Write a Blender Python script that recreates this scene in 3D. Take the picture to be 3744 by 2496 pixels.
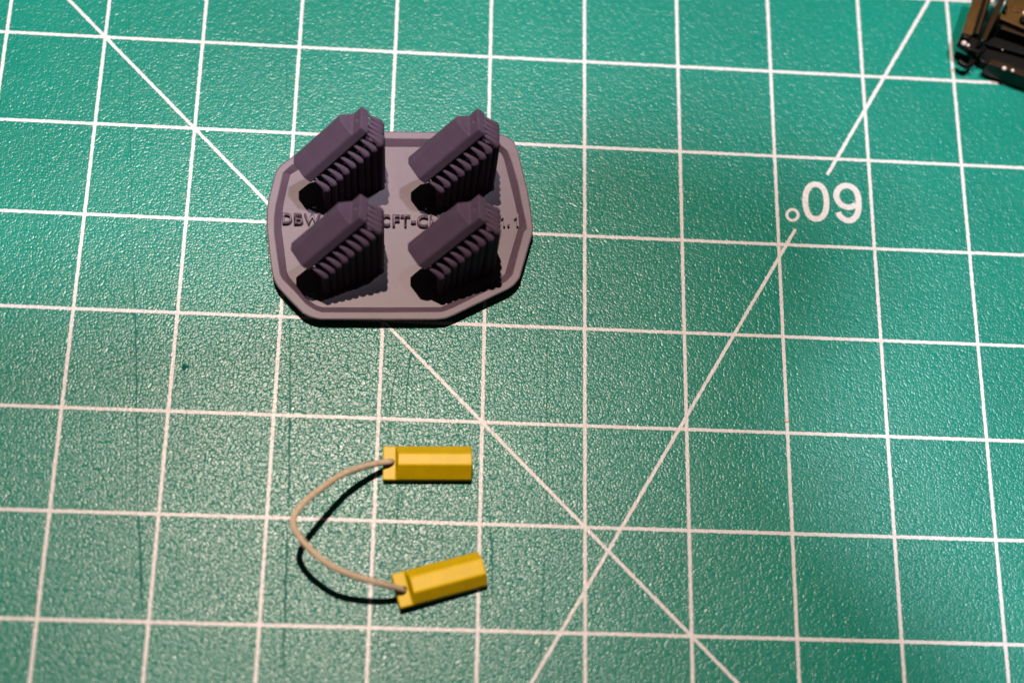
import bpy, bmesh, math, random
from mathutils import Vector, Matrix, Euler

random.seed(7)
scene = bpy.context.scene
for o in list(bpy.data.objects):
    bpy.data.objects.remove(o)
CM = 0.01                       # everything below is measured in centimetres

# ------------------------------------------------------------------ camera
CAM_ROT = (0.33382370, -0.0756873947, 0.0148779168)
CAM_LOC = Vector((-0.714933991, -5.06196701, 14.0422591))
FPX, PW, PH = 5521.7863, 3744.0, 2496.0
cam_data = bpy.data.cameras.new('camera')
cam = bpy.data.objects.new('camera', cam_data)
scene.collection.objects.link(cam)
cam.location = CAM_LOC * CM
cam.rotation_mode = 'XYZ'
cam.rotation_euler = CAM_ROT
cam_data.sensor_fit = 'HORIZONTAL'
cam_data.sensor_width = 36.0
cam_data.lens = FPX / PW * 36.0
cam_data.clip_start = 0.005
cam_data.clip_end = 20.0
cam_data.dof.use_dof = True
cam_data.dof.aperture_fstop = 13.0
cam_data.dof.aperture_blades = 9
scene.camera = cam
RM = Euler(CAM_ROT, 'XYZ').to_matrix()


def at(x, y, z=0.0):
    """photo pixel -> point (cm) on the level plane of height z"""
    d = RM @ Vector(((x - PW / 2) / FPX, -(y - PH / 2) / FPX, -1.0))
    return CAM_LOC + d * ((z - CAM_LOC.z) / d.z)


focus_pt = at(1900, 1130)
cam_data.dof.focus_distance = -((RM.transposed() @ (focus_pt - CAM_LOC)).z) * CM

# ------------------------------------------------------------------ light
scene.view_settings.view_transform = 'Standard'
scene.view_settings.look = 'None'
scene.view_settings.exposure = 0.0
scene.view_settings.gamma = 1.0
world = bpy.data.worlds.new('World')
scene.world = world
world.use_nodes = True
wb = world.node_tree.nodes['Background']
wb.inputs['Color'].default_value = (1.0, 0.88, 0.84, 1)
wb.inputs['Strength'].default_value = 0.02

LAMP = Vector((-0.5 - 0.065 * 40, 0.2 * 40, 40.0))       # bulb of the work lamp
ld = bpy.data.lights.new('lamp_bulb', 'POINT')
ld.energy = 6.0
ld.color = (1.0, 0.80, 0.68)
ld.shadow_soft_size = 0.32 * CM
lo = bpy.data.objects.new('lamp_bulb', ld)
scene.collection.objects.link(lo)
lo.location = LAMP * CM

# the cooler ceiling light of the room
CEIL = Vector((17.0, 15.0, 130.0))
cd = bpy.data.lights.new('ceiling_light', 'AREA')
cd.shape = 'DISK'
cd.size = 6.0 * CM
cd.energy = 11.5
cd.color = (0.86, 0.90, 1.0)
co = bpy.data.objects.new('ceiling_light', cd)
scene.collection.objects.link(co)
co.location = CEIL * CM
co.rotation_euler = (-CEIL).to_track_quat('-Z', 'Y').to_euler()


# ------------------------------------------------------------------ materials
def new_mat(name):
    m = bpy.data.materials.new(name)
    m.use_nodes = True
    nt = m.node_tree
    return m, nt, nt.nodes['Principled BSDF']


def node(nt, typ, **kw):
    n = nt.nodes.new(typ)
    for k, v in kw.items():
        if k.startswith('i_'):
            n.inputs[k[2:].replace('_', ' ')].default_value = v
        else:
            setattr(n, k, v)
    return n


def grain_bump(nt, bsdf, strength, dist_cm):
    """leathery grain of the mat, in object coordinates (metres)"""
    L = nt.links
    tc = node(nt, 'ShaderNodeTexCoord')
    warp = node(nt, 'ShaderNodeTexNoise', noise_dimensions='2D', i_Scale=1500.0, i_Detail=1.0)
    L.new(tc.outputs['Object'], warp.inputs['Vector'])
    mixv = node(nt, 'ShaderNodeVectorMath', operation='MULTIPLY_ADD')
    mixv.inputs[1].default_value = (0.00045, 0.00045, 0.0)
    L.new(warp.outputs['Color'], mixv.inputs[0])
    L.new(tc.outputs['Object'], mixv.inputs[2])
    vor = node(nt, 'ShaderNodeTexVoronoi', voronoi_dimensions='2D', feature='F1', i_Scale=4300.0)
    L.new(mixv.outputs[0], vor.inputs['Vector'])
    noi = node(nt, 'ShaderNodeTexNoise', noise_dimensions='2D', i_Scale=8000.0, i_Detail=1.5, i_Roughness=0.5)
    L.new(tc.outputs['Object'], noi.inputs['Vector'])
    sq = node(nt, 'ShaderNodeMath', operation='POWER')
    sq.inputs[1].default_value = 2.0
    L.new(vor.outputs['Distance'], sq.inputs[0])
    a = node(nt, 'ShaderNodeMath', operation='MULTIPLY')
    a.inputs[1].default_value = -1.0
    L.new(sq.outputs[0], a.inputs[0])
    b = node(nt, 'ShaderNodeMath', operation='MULTIPLY_ADD')
    b.inputs[1].default_value = 0.14
    L.new(noi.outputs['Fac'], b.inputs[0])
    L.new(a.outputs[0], b.inputs[2])
    bp = node(nt, 'ShaderNodeBump', i_Strength=strength, i_Distance=dist_cm * CM)
    L.new(b.outputs[0], bp.inputs['Height'])
    L.new(bp.outputs['Normal'], bsdf.inputs['Normal'])
    return tc


def mat_green():
    m, nt, p = new_mat('mat_green_vinyl')
    L = nt.links
    tc = grain_bump(nt, p, 1.0, 0.0028)
    n1 = node(nt, 'ShaderNodeTexNoise', i_Scale=45.0, i_Detail=5.0, i_Roughness=0.6)
    L.new(tc.outputs['Object'], n1.inputs['Vector'])
    cr = node(nt, 'ShaderNodeValToRGB')
    cr.color_ramp.elements[0].position = 0.3
    cr.color_ramp.elements[0].color = (0.0, 0.212, 0.152, 1)
    cr.color_ramp.elements[1].position = 0.7
    cr.color_ramp.elements[1].color = (0.0, 0.258, 0.185, 1)
    L.new(n1.outputs['Fac'], cr.inputs['Fac'])
    L.new(cr.outputs['Color'], p.inputs['Base Color'])
    n2 = node(nt, 'ShaderNodeTexNoise', i_Scale=260.0, i_Detail=4.0)
    L.new(tc.outputs['Object'], n2.inputs['Vector'])
    mr = node(nt, 'ShaderNodeMapRange', i_To_Min=0.23, i_To_Max=0.34)
    L.new(n2.outputs['Fac'], mr.inputs['Value'])
    L.new(mr.outputs['Result'], p.inputs['Roughness'])
    p.inputs['Specular IOR Level'].default_value = 0.42
    return m


def mat_ink():
    m, nt, p = new_mat('white_screen_ink')
    L = nt.links
    tc = grain_bump(nt, p, 1.0, 0.0017)
    n1 = node(nt, 'ShaderNodeTexNoise', i_Scale=2600.0, i_Detail=3.0)
    L.new(tc.outputs['Object'], n1.inputs['Vector'])
    cr = node(nt, 'ShaderNodeValToRGB')
    cr.color_ramp.elements[0].position = 0.30
    cr.color_ramp.elements[0].color = (0.68, 0.66, 0.67, 1)
    cr.color_ramp.elements[1].position = 0.62
    cr.color_ramp.elements[1].color = (0.84, 0.82, 0.83, 1)
    L.new(n1.outputs['Fac'], cr.inputs['Fac'])
    L.new(cr.outputs['Color'], p.inputs['Base Color'])
    p.inputs['Roughness'].default_value = 0.34
    return m


def mat_simple(name, col, rough, noise_scale=0, noise_amt=0.0, bump=0.0, bump_scale=0, spec=0.5, metal=0.0):
    m, nt, p = new_mat(name)
    L = nt.links
    p.inputs['Base Color'].default_value = (*col, 1)
    p.inputs['Roughness'].default_value = rough
    p.inputs['Specular IOR Level'].default_value = spec
    p.inputs['Metallic'].default_value = metal
    tc = node(nt, 'ShaderNodeTexCoord')
    if noise_scale:
        n = node(nt, 'ShaderNodeTexNoise', i_Scale=noise_scale, i_Detail=5.0, i_Roughness=0.65)
        L.new(tc.outputs['Object'], n.inputs['Vector'])
        cr = node(nt, 'ShaderNodeValToRGB')
        cr.color_ramp.elements[0].position = 0.25
        cr.color_ramp.elements[1].position = 0.75
        cr.color_ramp.elements[0].color = (*[c * (1 - noise_amt) for c in col], 1)
        cr.color_ramp.elements[1].color = (*[c * (1 + noise_amt) for c in col], 1)
        L.new(n.outputs['Fac'], cr.inputs['Fac'])
        L.new(cr.outputs['Color'], p.inputs['Base Color'])
    if bump_scale:
        n = node(nt, 'ShaderNodeTexNoise', i_Scale=bump_scale, i_Detail=3.0)
        L.new(tc.outputs['Object'], n.inputs['Vector'])
        bp = node(nt, 'ShaderNodeBump', i_Strength=0.6, i_Distance=bump * CM)
        L.new(n.outputs['Fac'], bp.inputs['Height'])
        L.new(bp.outputs['Normal'], p.inputs['Normal'])
    return m


M_MAT = mat_green()
M_INK = mat_ink()
M_CUT = mat_simple('cut_groove', (0.002, 0.17, 0.125), 0.6, 900, 0.3, spec=0.2)
M_STAIN = mat_simple('mat_stain', (0.003, 0.12, 0.085), 0.8, 900, 0.3, spec=0.1)
M_RESIN = mat_simple('grey_resin', (0.150, 0.098, 0.135), 0.44, 500, 0.14, 0.0008, 9000, spec=0.6)
M_RESIN2 = mat_simple('matte_grey_resin', (0.112, 0.076, 0.122), 0.62, 500, 0.14, 0.0010, 9000, spec=0.12)
M_YELLOW = mat_simple('yellow_paint', (0.94, 0.64, 0.0), 0.42, 700, 0.10, 0.0022, 4500, spec=0.36)
M_BROWN_LIT = mat_simple('brown_plastic_lit', (0.085, 0.042, 0.008), 0.30, 600, 0.3, 0.0012, 1800, spec=0.3)  # brown reflection painted into the base colour of the chassis plastic
M_BROWN_DIM = mat_simple('brown_plastic_dim', (0.028, 0.015, 0.005), 0.30, 600, 0.3, 0.0012, 1800, spec=0.25)  # same plastic, with less of the reflection in its colour
M_BLOCKER = mat_simple('blocker_black', (0.02, 0.02, 0.02), 0.8, 800, 0.2)  # surface of the added light blocker
M_BLOB = mat_simple('dried_glue', (0.88, 0.74, 0.64), 0.4, 900, 0.1)


def mat_cord():
    m, nt, p = new_mat('beige_cord')
    L = nt.links
    tc = node(nt, 'ShaderNodeTexCoord')
    w = node(nt, 'ShaderNodeTexNoise', i_Scale=2500.0, i_Detail=3.0)
    L.new(tc.outputs['Object'], w.inputs['Vector'])
    cr = node(nt, 'ShaderNodeValToRGB')
    cr.color_ramp.elements[0].position = 0.3
    cr.color_ramp.elements[0].color = (0.70, 0.52, 0.34, 1)
    cr.color_ramp.elements[1].position = 0.7
    cr.color_ramp.elements[1].color = (0.93, 0.75, 0.55, 1)
    L.new(w.outputs['Fac'], cr.inputs['Fac'])
    L.new(cr.outputs['Color'], p.inputs['Base Color'])
    p.inputs['Roughness'].default_value = 0.75
    bp = node(nt, 'ShaderNodeBump', i_Strength=0.6, i_Distance=0.004 * CM)
    L.new(w.outputs['Fac'], bp.inputs['Height'])
    L.new(bp.outputs['Normal'], p.inputs['Normal'])
    return m


M_CORD = mat_cord()


# ------------------------------------------------------------------ helpers
def mesh_obj(name, verts, faces, mat, parent=None, smooth=False, loc=None):
    me = bpy.data.meshes.new(name)
    me.from_pydata([Vector(v) * CM for v in verts], [], faces)
    me.update()
    bm = bmesh.new()
    bm.from_mesh(me)
    bmesh.ops.recalc_face_normals(bm, faces=bm.faces)
    bm.to_mesh(me)
    bm.free()
    me.materials.append(mat)
    if smooth:
        for p in me.polygons:
            p.use_smooth = True
    o = bpy.data.objects.new(name, me)
    scene.collection.objects.link(o)
    if parent:
        o.parent = parent
    if loc is not None:
        o.location = Vector(loc) * CM
    return o


def empty(name, loc):
    o = bpy.data.objects.new(name, None)
    o.empty_display_size = 0.005
    scene.collection.objects.link(o)
    o.location = Vector(loc) * CM
    return o


def tag(o, label, cat, group=None):
    o['label'] = label
    o['category'] = cat
    if group:
        o['group'] = group


def bake_mods(o):
    """replace a mesh object's data by its evaluated mesh"""
    dg = bpy.context.evaluated_depsgraph_get()
    me = bpy.data.meshes.new_from_object(o.evaluated_get(dg))
    o.modifiers.clear()
    o.data = me


def bevel(o, width_cm, seg=2, angle=30):
    m = o.modifiers.new('bevel', 'BEVEL')
    m.width = width_cm * CM
    m.segments = seg
    m.limit_method = 'ANGLE'
    m.angle_limit = math.radians(angle)
    m.harden_normals = False


def tube(name, pts, radii, mat, parent=None, sides=12, loc=(0, 0, 0)):
    """round tube through pts (cm)"""
    pts = [Vector(p) for p in pts]
    verts, faces = [], []
    up = Vector((0.31, 0.17, 0.93)).normalized()
    n = len(pts)
    prev = None
    for i, p in enumerate(pts):
        t = (pts[min(i + 1, n - 1)] - pts[max(i - 1, 0)]).normalized()
        if prev is None:
            a = t.cross(up).normalized()
        else:
            a = (prev - t * prev.dot(t)).normalized()
        prev = a
        b = t.cross(a)
        r = radii[i] if isinstance(radii, (list, tuple)) else radii
        for k in range(sides):
            an = 2 * math.pi * k / sides
            verts.append(p + (a * math.cos(an) + b * math.sin(an)) * r)
    for i in range(n - 1):
        for k in range(sides):
            k2 = (k + 1) % sides
            faces.append((i * sides + k, i * sides + k2, (i + 1) * sides + k2, (i + 1) * sides + k))
    faces.append(tuple(range(sides - 1, -1, -1)))
    faces.append(tuple(range((n - 1) * sides, n * sides)))
    return mesh_obj(name, verts, faces, mat, parent, True, loc)


def spline(pts, n):
    """Catmull-Rom through pts"""
    pts = [Vector(p) for p in pts]
    P = [2 * pts[0] - pts[1]] + pts + [2 * pts[-1] - pts[-2]]
    out = []
    segs = len(pts) - 1
    for i in range(n + 1):
        u = i / n * segs
        k = min(int(u), segs - 1)
        t = u - k
        p0, p1, p2, p3 = P[k:k + 4]
        out.append(0.5 * ((2 * p1) + (p2 - p0) * t + (2 * p0 - 5 * p1 + 4 * p2 - p3) * t * t
                          + (3 * p1 - p0 - 3 * p2 + p3) * t ** 3))
    return out


# ------------------------------------------------------------------ the cutting mat
X0, X1, Y0, Y1 = -15.0, 17.0, -11.0, 11.0
mat_obj = mesh_obj('cutting_mat',
                   [(X0 - .6, Y0 - .6, -0.25), (X1 + .6, Y0 - .6, -0.25), (X1 + .6, Y1 + .6, -0.25), (X0 - .6, Y1 + .6, -0.25),
                    (X0 - .6, Y0 - .6, 0), (X1 + .6, Y0 - .6, 0), (X1 + .6, Y1 + .6, 0), (X0 - .6, Y1 + .6, 0)],
                   [(0, 3, 2, 1), (4, 5, 6, 7), (0, 1, 5, 4), (1, 2, 6, 5), (2, 3, 7, 6), (3, 0, 4, 7)], M_MAT)
mat_obj['kind'] = 'structure'
mat_obj['label'] = 'green self-healing cutting mat printed with a white centimetre grid'


def ribbon(name, pts, half, z, mat, parent=mat_obj, ragged=0.0, taper=False, rise=0.0):
    """flat printed line along pts (cm) with slightly ragged edges"""
    verts, faces = [], []
    n = len(pts)
    for i, p in enumerate(pts):
        p = Vector((p[0], p[1], 0))
        t = Vector(pts[min(i + 1, n - 1)]) - Vector(pts[max(i - 1, 0)])
        t = Vector((t.x, t.y, 0)).normalized()
        a = Vector((-t.y, t.x, 0))
        h = half
        if taper:
            h *= 0.35 + 0.65 * math.sin(math.pi * min(1, max(0, i / (n - 1)))) ** 0.5
        r1 = h + random.uniform(-ragged, ragged)
        r2 = h + random.uniform(-ragged, ragged)
        zz = z + rise * i / (n - 1)
        verts += [p + a * r1 + Vector((0, 0, zz)), p - a * r2 + Vector((0, 0, zz))]
    for i in range(n - 1):
        faces.append((2 * i, 2 * i + 1, 2 * i + 3, 2 * i + 2))
    return mesh_obj(name, verts, faces, mat, parent)


def line_pts(a, b, step=0.02):
    a, b = Vector((*a, 0)), Vector((*b, 0))
    n = max(2, int((b - a).length / step))
    return [a.lerp(b, i / n) for i in range(n + 1)]


HW = 0.0168
for i in range(int(X0), int(X1) + 1):
    near = -7 <= i <= 8
    ribbon('grid_line', line_pts((i, Y0), (i, Y1), 0.02 if near else 0.5), HW, 0.0010, M_INK, ragged=0.0028 if near else 0)
for j in range(int(Y0), int(Y1) + 1):
    near = -5 <= j <= 6
    ribbon('grid_line', line_pts((X0, j), (X1, j), 0.02 if near else 0.5), HW, 0.0016, M_INK, ragged=0.0028 if near else 0)
# the 45 and 60 degree guide lines
ribbon('guide_line', line_pts((-9.0, 8.0), (9.0, -10.0)), 0.0165, 0.0022, M_INK, ragged=0.0028)
g60 = lambda y: (2.502 + (y - 0.0) * 0.5776, y)
ribbon('guide_line', line_pts(g60(1.811), g60(9.0)), 0.0180, 0.0028, M_INK, ragged=0.0028)
ribbon('guide_line', line_pts(g60(-9.0), g60(1.179)), 0.0165, 0.0028, M_INK, ragged=0.0028)


# the figures 60 and the degree ring, printed upside down for this side of the mat
def stroke(name, pix, half, closed=False, parent=mat_obj, n=90):
    pts = [at(x, y, 0) for x, y in pix]
    if closed:
        m = len(pts)
        ext = pts[-2:] + pts + pts[:3]
        sp = spline(ext, (len(ext) - 1) * 12)
        sp = sp[24:24 + m * 12 + 1]
    else:
        sp = spline(pts, n)
    return ribbon(name, sp, half, 0.0022, M_INK, ragged=0.0022, rise=0.0 if closed else 0.0012)


Z8 = lambda x, y: (2800 + x / 3.92, 600 + y / 3.92)


def ellipse_pix(cx, cy, rx, ry, tilt, power=2.0, n=28):
    out = []
    for k in range(n):
        a = 2 * math.pi * k / n
        c, s = math.cos(a), math.sin(a)
        x = rx * math.copysign(abs(c) ** (2 / power), c)
        y = ry * math.copysign(abs(s) ** (2 / power), s)
        out.append(Z8(cx + x * math.cos(tilt) - y * math.sin(tilt), cy + x * math.sin(tilt) + y * math.cos(tilt)))
    return out


stroke('printed_figure', ellipse_pix(717, 540, 152, 248, -0.045, 2.25), 0.0305, True)
nine = [(1290, 580), (1225, 615), (1150, 615), (1075, 580), (1025, 510), (1010, 440), (1035, 370), (1090, 325), (1160, 310),
        (1235, 335), (1290, 390), (1320, 470), (1330, 580), (1318, 690), (1280, 765), (1220, 808), (1160, 808),
        (1095, 775), (1055, 735), (1035, 692)]
stroke('printed_figure', [Z8(*q) for q in nine], 0.0315, False, n=200)
stroke('printed_ring', ellipse_pix(382, 730, 80, 77, 0, 2.0, 16), 0.0155, True)


# knife cuts, stain and a bead of dried glue
def cut(pix, half, seg=40, wob=0.0018):
    sp = spline([at(x, y) for x, y in pix], seg)
    off = 0.0
    out = []
    for p in sp:
        off = 0.8 * off + random.uniform(-wob, wob)
        out.append(p + Vector((off, 0, 0)))
    ribbon('knife_cut', out, half, 0.0006, M_CUT, ragged=half * 0.45, taper=True)


cut([(468, 60), (470, 137), (476, 450), (482, 780), (488, 960)], 0.0045)
cut([(490, 980), (494, 1150), (499, 1420), (503, 1833)], 0.0070)
cut([(505, 1850), (511, 2000), (515, 2120), (520, 2240)], 0.0115)
cut([(1038, 0), (1046, 150), (1050, 300), (1049, 380)], 0.0040)
cut([(1060, 1150), (1060, 1400), (1057, 1650), (1056, 1860)], 0.0070)
cut([(1050, 1930), (1046, 2080), (1040, 2300), (1036, 2460)], 0.0095)
cut([(1512, 1215), (1500, 1310), (1490, 1400), (1484, 1500)], 0.0060)
cut([(1452, 1330), (1432, 1450), (1420, 1560), (1412, 1590)], 0.0055)
cut([(1466, 1760), (1450, 1900), (1445, 1990)], 0.0075)
cut([(2002, 1180), (2000, 1380), (2000, 1700), (1998, 1950)], 0.0050)
cut([(1990, 2020), (1984, 2200), (1976, 2400)], 0.0060)
cut([(1790, 1870), (1800, 2060), (1796, 2180)], 0.0070)


def blot(cx, cy, r, name, mat, z=0.0007):
    c = at(cx, cy)
    n = 26
    vs = [c + Vector((0, 0, z))]
    for k in range(n):
        a = 2 * math.pi * k / n
        rr = r * (0.75 + 0.25 * math.sin(3 * a + 1) + random.uniform(-0.15, 0.15))
        vs.append(c + Vector((math.cos(a) * rr, math.sin(a) * rr * 0.8, z)))
    mesh_obj(name, vs, [(0, 1 + k, 1 + (k + 1) % n) for k in range(n)], mat, mat_obj)


blot(676, 1342, 0.046, 'stain', M_STAIN)
blot(480, 1288, 0.022, 'stain', M_STAIN)
gb = at(2877, 1537)
vs, fs = [], []
for i in range(6):
    th = i / 5 * math.pi / 2
    for k in range(14):
        a = 2 * math.pi * k / 14
        r = 0.024 * math.cos(th) * (1 + 0.08 * math.sin(2 * a))
        vs.append((gb.x + math.cos(a) * r, gb.y + math.sin(a) * r, 0.0002 + 0.020 * math.sin(th)))
for i in range(5):
    for k in range(14):
        k2 = (k + 1) % 14
        fs.append((i * 14 + k, i * 14 + k2, (i + 1) * 14 + k2, (i + 1) * 14 + k))
mesh_obj('glue_bead', vs, fs, M_BLOB, mat_obj, True)

# ------------------------------------------------------------------ chock shape (shared by printed and painted ones)
CL, CW, TAB = 0.84, 0.165, 0.70


def chock_mesh_obj(name, mat, parent, b=0.052, w=0.095, h=0.237, off=0.0, hole=0.024, hole_u=0.765, bev=0.010):
    s = 0.016
    prof = [(-CW, 0), (CW, 0), (CW, w), (b + off, h), (-b + off, h), (-CW, w)]
    V = [(0, v, n) for v, n in prof]                       # 0-5 blunt end
    V += [(TAB + s, CW, w), (TAB, b + off, h), (TAB, -b + off, h), (TAB + s, -CW, w)]   # 6-9 step
    V += [(CL, -CW, 0), (CL, CW, 0), (CL, CW, w), (CL, -CW, w)]   # 10-13 tab end
    F = [(0, 1, 2, 3, 4, 5), (0, 10, 11, 1), (1, 11, 12, 6, 2), (0, 5, 9, 13, 10), (2, 6, 7, 3), (3, 7, 8, 4), (4, 8, 9, 5),
         (6, 9, 8, 7), (6, 12, 13, 9), (10, 13, 12, 11)]
    o = mesh_obj(name, V, F, mat, parent)
    bevel(o, bev, 2, 25)
    if hole:
        c = tube('hole_cutter', [(hole_u, 0, -0.05), (hole_u, 0, 0.2)], hole, mat, parent, 20)
        c.matrix_parent_inverse = Matrix()
        bo = o.modifiers.new('hole', 'BOOLEAN')
        bo.operation = 'DIFFERENCE'
        bo.solver = 'EXACT'
        bo.object = c
        bpy.context.view_layer.update()
        bake_mods(o)
        bpy.data.objects.remove(c)
    else:
        bake_mods(o)
    return o


# ------------------------------------------------------------------ the printed raft with its four chocks
ZF, ZR = 0.10, 0.165
ZT = lambda x, y, z: at(950 + x / 1.845, 370 + y / 1.845, z)
outer_px = [(430, 203), (850, 205), (1200, 209), (1590, 219), (1660, 236), (1712, 268), (1742, 335), (1772, 460), (1806, 600),
            (1834, 770), (1843, 850), (1843, 885), (1833, 915), (1800, 1030), (1754, 1190), (1720, 1235), (1680, 1265),
            (1480, 1360), (1310, 1442), (1250, 1466), (1180, 1472), (900, 1472), (400, 1470), (340, 1455), (290, 1430), (200, 1340),
            (122, 1255), (96, 1210), (83, 1165), (62, 1010), (46, 850), (48, 740), (56, 670), (84, 560), (100, 500), (122, 450),
            (165, 413), (210, 382), (330, 285), (380, 235)]
inner_px = [(450, 250), (850, 250), (1140, 253), (1560, 262), (1620, 290), (1668, 330), (1700, 410), (1740, 550), (1770, 700),
            (1796, 820), (1802, 866), (1783, 872), (1745, 1010), (1703, 1170), (1660, 1215), (1450, 1318), (1300, 1392), (1230, 1419),
            (900, 1422), (420, 1422), (370, 1405), (310, 1365), (230, 1275), (150, 1195), (136, 1160), (115, 1020), (97, 880),
            (97, 790), (108, 700), (135, 580), (158, 478), (200, 440), (260, 400), (400, 275)]
floor_px = [(500, 309), (850, 309), (1140, 311), (1560, 318), (1625, 350), (1645, 385), (1690, 560), (1722, 690), (1746, 800),
            (1750, 845), (1738, 872), (1690, 1040), (1652, 1168), (1600, 1205), (1430, 1290), (1270, 1365), (1225, 1388),
            (900, 1390), (420, 1389), (380, 1375), (335, 1345), (270, 1270), (195, 1180), (183, 1150), (165, 1000), (147, 860),
            (147, 800), (160, 700), (185, 580), (207, 495), (250, 470), (430, 335)]


def ring(px, z, shrink=0.0, n=240, centre=None):
    """trace of the outline on its own level, resampled by angle round the middle"""
    poly = [ZT(x, y, z) for x, y in px]
    c = centre
    out = []
    for k in range(n):
        a = 2 * math.pi * k / n
        d = Vector((math.cos(a), math.sin(a)))
        best = 0
        for i in range(len(poly)):
            p, q = poly[i], poly[(i + 1) % len(poly)]
            px_, py_ = p.x - c.x, p.y - c.y
            ex, ey = q.x - p.x, q.y - p.y
            den = d.x * ey - d.y * ex
            if abs(den) < 1e-9:
                continue
            t = (px_ * ey - py_ * ex) / den
            s = (px_ * d.y - py_ * d.x) / den
            if -1e-6 <= s <= 1 + 1e-6 and t > best:
                best = t
        out.append((c.x + d.x * (best - shrink), c.y + d.y * (best - shrink), z))
    return out


raft_c = ZT(950, 860, ZF)
raft = empty('print_raft', (raft_c.x, raft_c.y, 0))
tag(raft, 'grey resin print raft with rim carrying four unpainted wheel chocks on supports', 'resin print')
RL = Vector((raft_c.x, raft_c.y, 0))
N = 240
levels = [(floor_px, ZF, 0.0), (inner_px, ZR, 0.003), (inner_px, ZR + 0.003, -0.006), (outer_px, ZR + 0.004, 0.012), (outer_px, ZR, 0.0),
          (outer_px, ZR - 0.022, 0.002), (outer_px, 0.0, 0.10)]
V, F = [], []
for px, z, sh in levels:
    for p in ring(px, ZR if px is not floor_px else ZF, sh, N, raft_c):
        V.append((p[0] - RL.x, p[1] - RL.y, z))
nl = len(levels)
for i in range(nl - 1):
    for k in range(N):
        k2 = (k + 1) % N
        F.append((i * N + k, i * N + k2, (i + 1) * N + k2, (i + 1) * N + k))
F.append(tuple(range(N)))
F.append(tuple(range((nl - 1) * N, nl * N)))
mesh_obj('base_plate', V, F, M_RESIN, raft)


# raised lettering on the floor of the raft (only the characters that can be read)
def letter(ch, x0, x1, y0, y1):
    cu = bpy.data.curves.new('letter', 'FONT')
    cu.body = ch
    cu.extrude = 0.0
    cu.offset = 0.018
    cu.resolution_u = 4
    tmp = bpy.data.objects.new('letter_tmp', cu)
    scene.collection.objects.link(tmp)
    bpy.context.view_layer.update()
    me = bpy.data.meshes.new_from_object(tmp.evaluated_get(bpy.context.evaluated_depsgraph_get()))
    bpy.data.objects.remove(tmp)
    if ch == '1':
        me = bpy.data.meshes.new('one')
        me.from_pydata([(.6, 0, 0), (1, 0, 0), (1, 1, 0), (.68, 1, 0), (.45, .84, 0), (0, .74, 0), (0, .58, 0), (.6, .74, 0)], [],
                       [(0, 1, 2, 7), (7, 2, 3), (7, 3, 4), (7, 4, 5, 6)])
    xs = [v.co.x for v in me.vertices]
    ys = [v.co.y for v in me.vertices]
    bx0, bx1, by0, by1 = min(xs), max(xs), min(ys), max(ys)
    S = lambda x, y: at(1000 + x / 2.45, 700 + y / 2.45, ZF + 0.055)
    bl, br, tl = S(x0, y1), S(x1, y1), S(x0, y0)
    ex, ey = br - bl, tl - bl
    bm = bmesh.new()
    bm.from_mesh(me)
    bmesh.ops.remove_doubles(bm, verts=bm.verts, dist=1e-5)
    for v in bm.verts:
        u = (v.co.x - bx0) / max(1e-6, bx1 - bx0)
        w = (v.co.y - by0) / max(1e-6, by1 - by0)
        p = bl + ex * u + ey * w
        v.co = Vector((p.x - RL.x, p.y - RL.y, ZF - 0.002)) * CM
    ext = bmesh.ops.extrude_face_region(bm, geom=bm.faces[:])
    for e in ext['geom']:
        if isinstance(e, bmesh.types.BMVert):
            e.co.z = (ZF + 0.055) * CM
    bmesh.ops.recalc_face_normals(bm, faces=bm.faces)
    me2 = bpy.data.meshes.new('letter')
    bm.to_mesh(me2)
    bm.free()
    me2.materials.append(M_RESIN)
    o = bpy.data.objects.new('letter', me2)
    scene.collection.objects.link(o)
    o.parent = raft


for a in [('D', 78, 166, 190, 283), ('B', 182, 266, 192, 288), ('W', 272, 420, 194, 291),
          ('C', 965, 1046, 204, 306), ('F', 1066, 1130, 206, 308), ('T', 1138, 1226, 208, 309), ('-', 1232, 1276, 262, 280),
          ('C', 1286, 1386, 210, 314), ('H', 1402, 1490, 212, 315),
          ('1', 2040, 2074, 204, 308), ('.', 2096, 2116, 290, 309), ('1', 2158, 2194, 204, 309)]:
    letter(*a)

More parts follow.
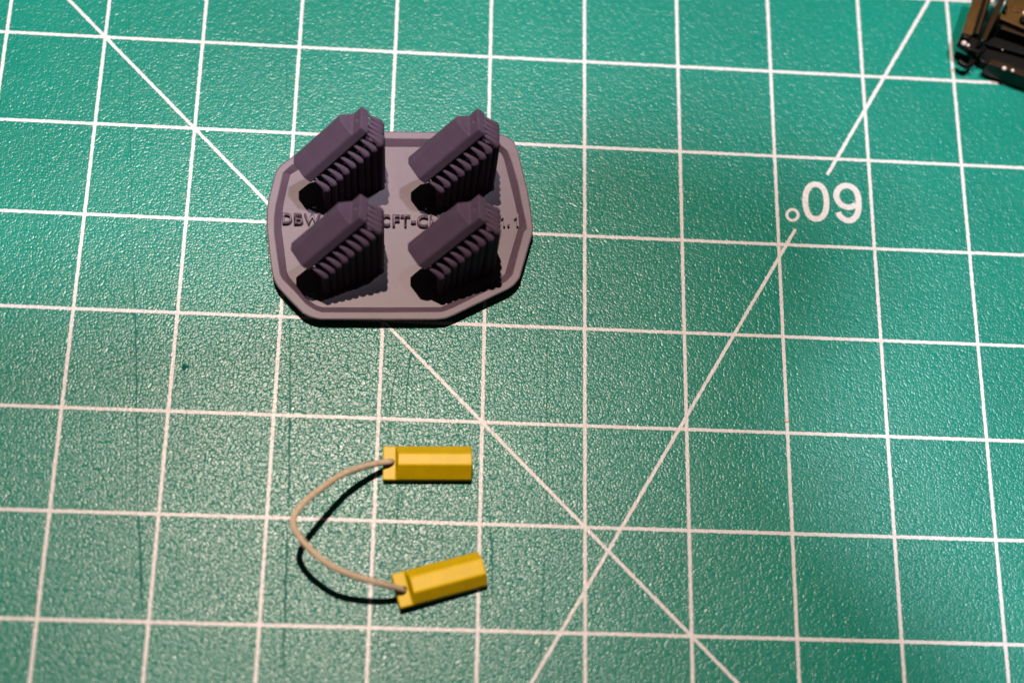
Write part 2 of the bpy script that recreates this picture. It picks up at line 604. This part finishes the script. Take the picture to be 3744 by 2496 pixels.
# the four chocks: tilted for printing, tab end up
POSE = Matrix.Translation(Vector((-0.640, 1.344, 0.569))) @ Euler((-0.625, -0.744, 0.477), 'XYZ').to_matrix().to_4x4()
proto = chock_mesh_obj('chock', M_RESIN2, None, b=0.047, w=0.095, h=0.233, hole=0.026, hole_u=0.785, bev=0.012)
Rp = POSE.to_3x3()
down = -(Rp @ Vector((0, 0, 1)))
for ci, (dx, dy) in enumerate([(-1.104, -0.042), (0, 0), (-1.073, -0.955), (0.029, -0.906)]):
    o = proto if ci == 0 else proto.copy()
    if ci:
        scene.collection.objects.link(o)
    o.parent = raft
    mw = Matrix.Translation(Vector((dx, dy, 0)) - RL) @ POSE
    mw.translation = mw.translation * CM
    o.matrix_basis = mw
    # support columns: cone tip on the underside, then straight down to the raft
    for iu in range(9):
        for iv in range(5):
            u = 0.040 + iu * 0.0965
            v = -0.142 + iv * 0.071
            cpt = POSE @ Vector((u, v, 0.004)) + Vector((dx, dy, 0))
            ln = 0.165 + random.uniform(-0.008, 0.008)
            spt = cpt + down * ln
            j = Vector((random.uniform(-.004, .004), random.uniform(-.004, .004), 0))
            pts = [cpt, cpt.lerp(spt, 0.55), spt, spt + down * 0.004 + Vector((0, 0, -0.008)) + j, spt + down * 0.004 + Vector((0, 0, -0.022)) + j]
            bot = Vector((pts[-1].x, pts[-1].y, ZF))
            if spt.z < ZF + 0.12:
                continue
            pts = [p - RL for p in pts] + [bot + Vector((0, 0, 0.045)) - RL, bot + Vector((0, 0, 0.015)) - RL, bot + Vector((0, 0, -0.003)) - RL]
            col = tube('support_column', pts, [0.009, 0.023, 0.038, 0.041, 0.041, 0.041, 0.046, 0.050], M_RESIN2, o, 10)
            col.matrix_parent_inverse = o.matrix_basis.inverted()

# ------------------------------------------------------------------ the painted pair on its cord
c1 = at(1500, 1700)
pair = empty('wheel_chock_pair', (-1.0, -2.0, 0))
tag(pair, 'two yellow wheel chocks tied together by a curved beige cord', 'wheel chocks')
PL = Vector((-1.0, -2.0, 0))


def place(o, loc, rz, pitch=0.0, roll=0.0):
    m = Matrix.Translation((Vector(loc) - PL) * CM) @ Matrix.Rotation(rz, 4, 'Z') @ Matrix.Rotation(pitch, 4, 'Y') @ Matrix.Rotation(roll, 4, 'X')
    o.matrix_basis = m


k1 = chock_mesh_obj('chock', M_YELLOW, None, b=0.055, w=0.095, h=0.24, hole=0.029, hole_u=0.765, bev=0.011)
k1.parent = pair
place(k1, (-0.098, -1.434, 0.001), math.radians(181.9))
k2 = chock_mesh_obj('chock', M_YELLOW, None, b=0.074, w=0.098, h=0.232, off=0.006, hole=0.029, hole_u=0.76, bev=0.015)
k2.parent = pair
place(k2, (0.028, -2.438, 0.003), math.radians(197.0), -math.radians(3.2), math.radians(0))
cord_px = [(1436, 1689, .03), (1431, 1687.6, .10), (1421, 1687.5, .15), (1381.9, 1691.9, .20), (1313.5, 1709, .31), (1245.2, 1736.8, .43), (1181, 1779.5, .55),
           (1117, 1831, .655), (1080, 1877, .70), (1073, 1916, .70), (1096, 1963, .68), (1142.6, 2014.6, .645), (1202.4, 2061.6, .60),
           (1262.2, 2091.5, .54), (1339.2, 2117.2, .45), (1403.3, 2134.2, .36), (1462, 2151, .22), (1474, 2158, .15), (1478, 2162, .06)]
cp = spline([at(x, y, z) - PL for x, y, z in cord_px], 130)
tube('cord', cp, [0.0300 + random.uniform(-.0008, .0008) for _ in cp], M_CORD, pair, 14)

# ------------------------------------------------------------------ corner of a dark model chassis, top right
ZQ = lambda x, y, z: at(3460 + x / 6.53, y / 6.53, z)
cb = ZQ(900, 900, 0.0)
chassis = empty('model_chassis', (cb.x, cb.y, 0))
tag(chassis, 'dark brown glossy plastic scale model chassis with hook and rivets coloured as glints', 'scale model')
QL = Vector((cb.x, cb.y, 0))


def slab(name, pix, z0, z1, mat=None, bev=0.012, parent=chassis):
    top = [ZQ(x, y, z1) - QL for x, y in pix]
    n = len(top)
    V = [(p.x, p.y, z0) for p in top] + [(p.x, p.y, z1) for p in top]
    F = [tuple(range(n)), tuple(range(n, 2 * n))] + [(i, (i + 1) % n, n + (i + 1) % n, n + i) for i in range(n)]
    o = mesh_obj(name, V, F, mat or M_BROWN_LIT, parent)
    bevel(o, bev, 2, 30)
    bake_mods(o)
    return o


def knob(pix, z, r, name='rivet'):
    c = ZQ(*pix, z) - QL
    V, F = [], []
    for i in range(6):
        th = (i / 5) * math.pi / 2 * 0.97
        for k in range(12):
            a = 2 * math.pi * k / 12
            V.append((c.x + math.cos(a) * r * math.cos(th), c.y + math.sin(a) * r * math.cos(th), z + r * 0.9 * math.sin(th)))
    for i in range(5):
        for k in range(12):
            k2 = (k + 1) % 12
            F.append((i * 12 + k, i * 12 + k2, (i + 1) * 12 + k2, (i + 1) * 12 + k))
    return mesh_obj(name, V, F, M_RIVET, chassis, True)


M_RIVET = mat_simple('rivet_glint', (0.80, 0.66, 0.60), 0.30, 1500, 0.15)  # pale colour stands in for the glints on the rivets
M_BROWN_SHADE = mat_simple('brown_plastic_shade', (0.006, 0.005, 0.004), 0.35, 600, 0.3, 0.0012, 1800, spec=0.15)  # same chassis plastic, its shaded black put into the colour
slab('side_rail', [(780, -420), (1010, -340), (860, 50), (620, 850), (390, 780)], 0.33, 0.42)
slab('rail_web', [(1010, -340), (1180, -280), (1030, 130), (800, 830), (600, 800), (830, 40)], 0.03, 0.30, M_BROWN_SHADE)
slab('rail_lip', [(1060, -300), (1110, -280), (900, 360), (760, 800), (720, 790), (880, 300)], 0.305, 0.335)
slab('inner_rail', [(1420, -340), (1540, -300), (1270, 330), (1170, 520), (960, 960), (830, 980), (1060, 420), (1180, 160)], 0.0, 0.46, M_BROWN_DIM)
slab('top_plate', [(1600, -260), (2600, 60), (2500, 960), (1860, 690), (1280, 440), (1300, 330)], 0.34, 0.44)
slab('plate_boss', [(1560, 120), (1720, 80), (1790, 200), (1760, 300), (1640, 290), (1560, 230)], 0.443, 0.455)
slab('latch', [(1400, 110), (1480, 120), (1450, 300), (1370, 250)], 0.443, 0.50, M_BROWN_SHADE)
slab('latch', [(1790, 370), (1990, 440), (1960, 570), (1800, 500)], 0.443, 0.50, M_BROWN_SHADE)
slab('cross_beam', [(1330, 570), (1860, 770), (2600, 1050), (2560, 1130), (1800, 850), (1300, 680)], 0.0, 0.36, M_BROWN_DIM)
slab('floor_panel', [(1000, 960), (1160, 870), (1800, 1055), (2560, 1340), (2520, 1500), (1600, 1230), (860, 1040)], 0.02, 0.20, M_BROWN_SHADE)
slab('corner_block', [(380, 800), (630, 880), (860, 990), (980, 1160), (800, 1270), (560, 1190), (300, 1000), (310, 960)], 0.20, 0.30, M_BROWN_SHADE)
slab('under_panel', [(860, 1000), (1700, 1250), (2520, 1480), (2480, 1900), (1060, 1440), (980, 1530), (880, 1490), (760, 1380), (700, 1250)], 0.02, 0.13, M_BROWN_SHADE)
slab('bumper_bar', [(1060, 1400), (1500, 1530), (2400, 1880), (2400, 2010), (1700, 1770), (1440, 1665), (1000, 1525)], 0.03, 0.26, M_BROWN_DIM)
hk = spline([ZQ(x, y, .14) - QL for x, y in ((700, 1240), (670, 1370), (610, 1500), (510, 1580), (390, 1545), (290, 1460))], 24)
tube('hook', hk, 0.034, M_BROWN_SHADE, chassis, 10)
knob((420, 1040), 0.295, 0.030)
knob((520, 1090), 0.295, 0.019)
knob((1070, 30), 0.265, 0.034)
knob((1860, 320), 0.435, 0.022)
knob((1380, 1640), 0.255, 0.026)
knob((1580, 1690), 0.255, 0.020)
knob((1340, 1195), 0.195, 0.007)

# ------------------------------------------------------------------ added slab, out of view, shaped to block the ceiling light
K = lambda x, y: at(x * 1.5918, y * 1.5918)
shadow_px = [(-700, 900), (-300, 740), (0, 700), (300, 680), (650, 630), (920, 540), (1130, 390), (1300, 280), (1500, 268), (1740, 325), (1935, 440),
             (2015, 600), (1985, 730), (1905, 870), (1875, 1000), (1930, 1140), (2050, 1270), (2150, 1400), (2270, 1568), (2400, 1760),
             (2300, 1960), (1500, 2080), (200, 2080), (-800, 1900), (-900, 1300)]
ZS = 28.0
sp = []
for x, y in shadow_px:
    q = K(x, y)
    sp.append(q + (CEIL - q) * (ZS / CEIL.z))
n = len(sp)
V = [(p.x, p.y, ZS - 0.3) for p in sp] + [(p.x, p.y, ZS + 0.3) for p in sp]
F = [tuple(range(n)), tuple(range(n, 2 * n))] + [(i, (i + 1) % n, n + (i + 1) % n, n + i) for i in range(n)]
cb_ = mesh_obj('light_blocker', V, F, M_BLOCKER)
bevel(cb_, 0.15, 3, 40)
bake_mods(cb_)
tag(cb_, 'unseen black slab added above the mat to cast its soft shadow', 'camera')

scene.render.engine = 'CYCLES'
scene.cycles.diffuse_bounces = 0
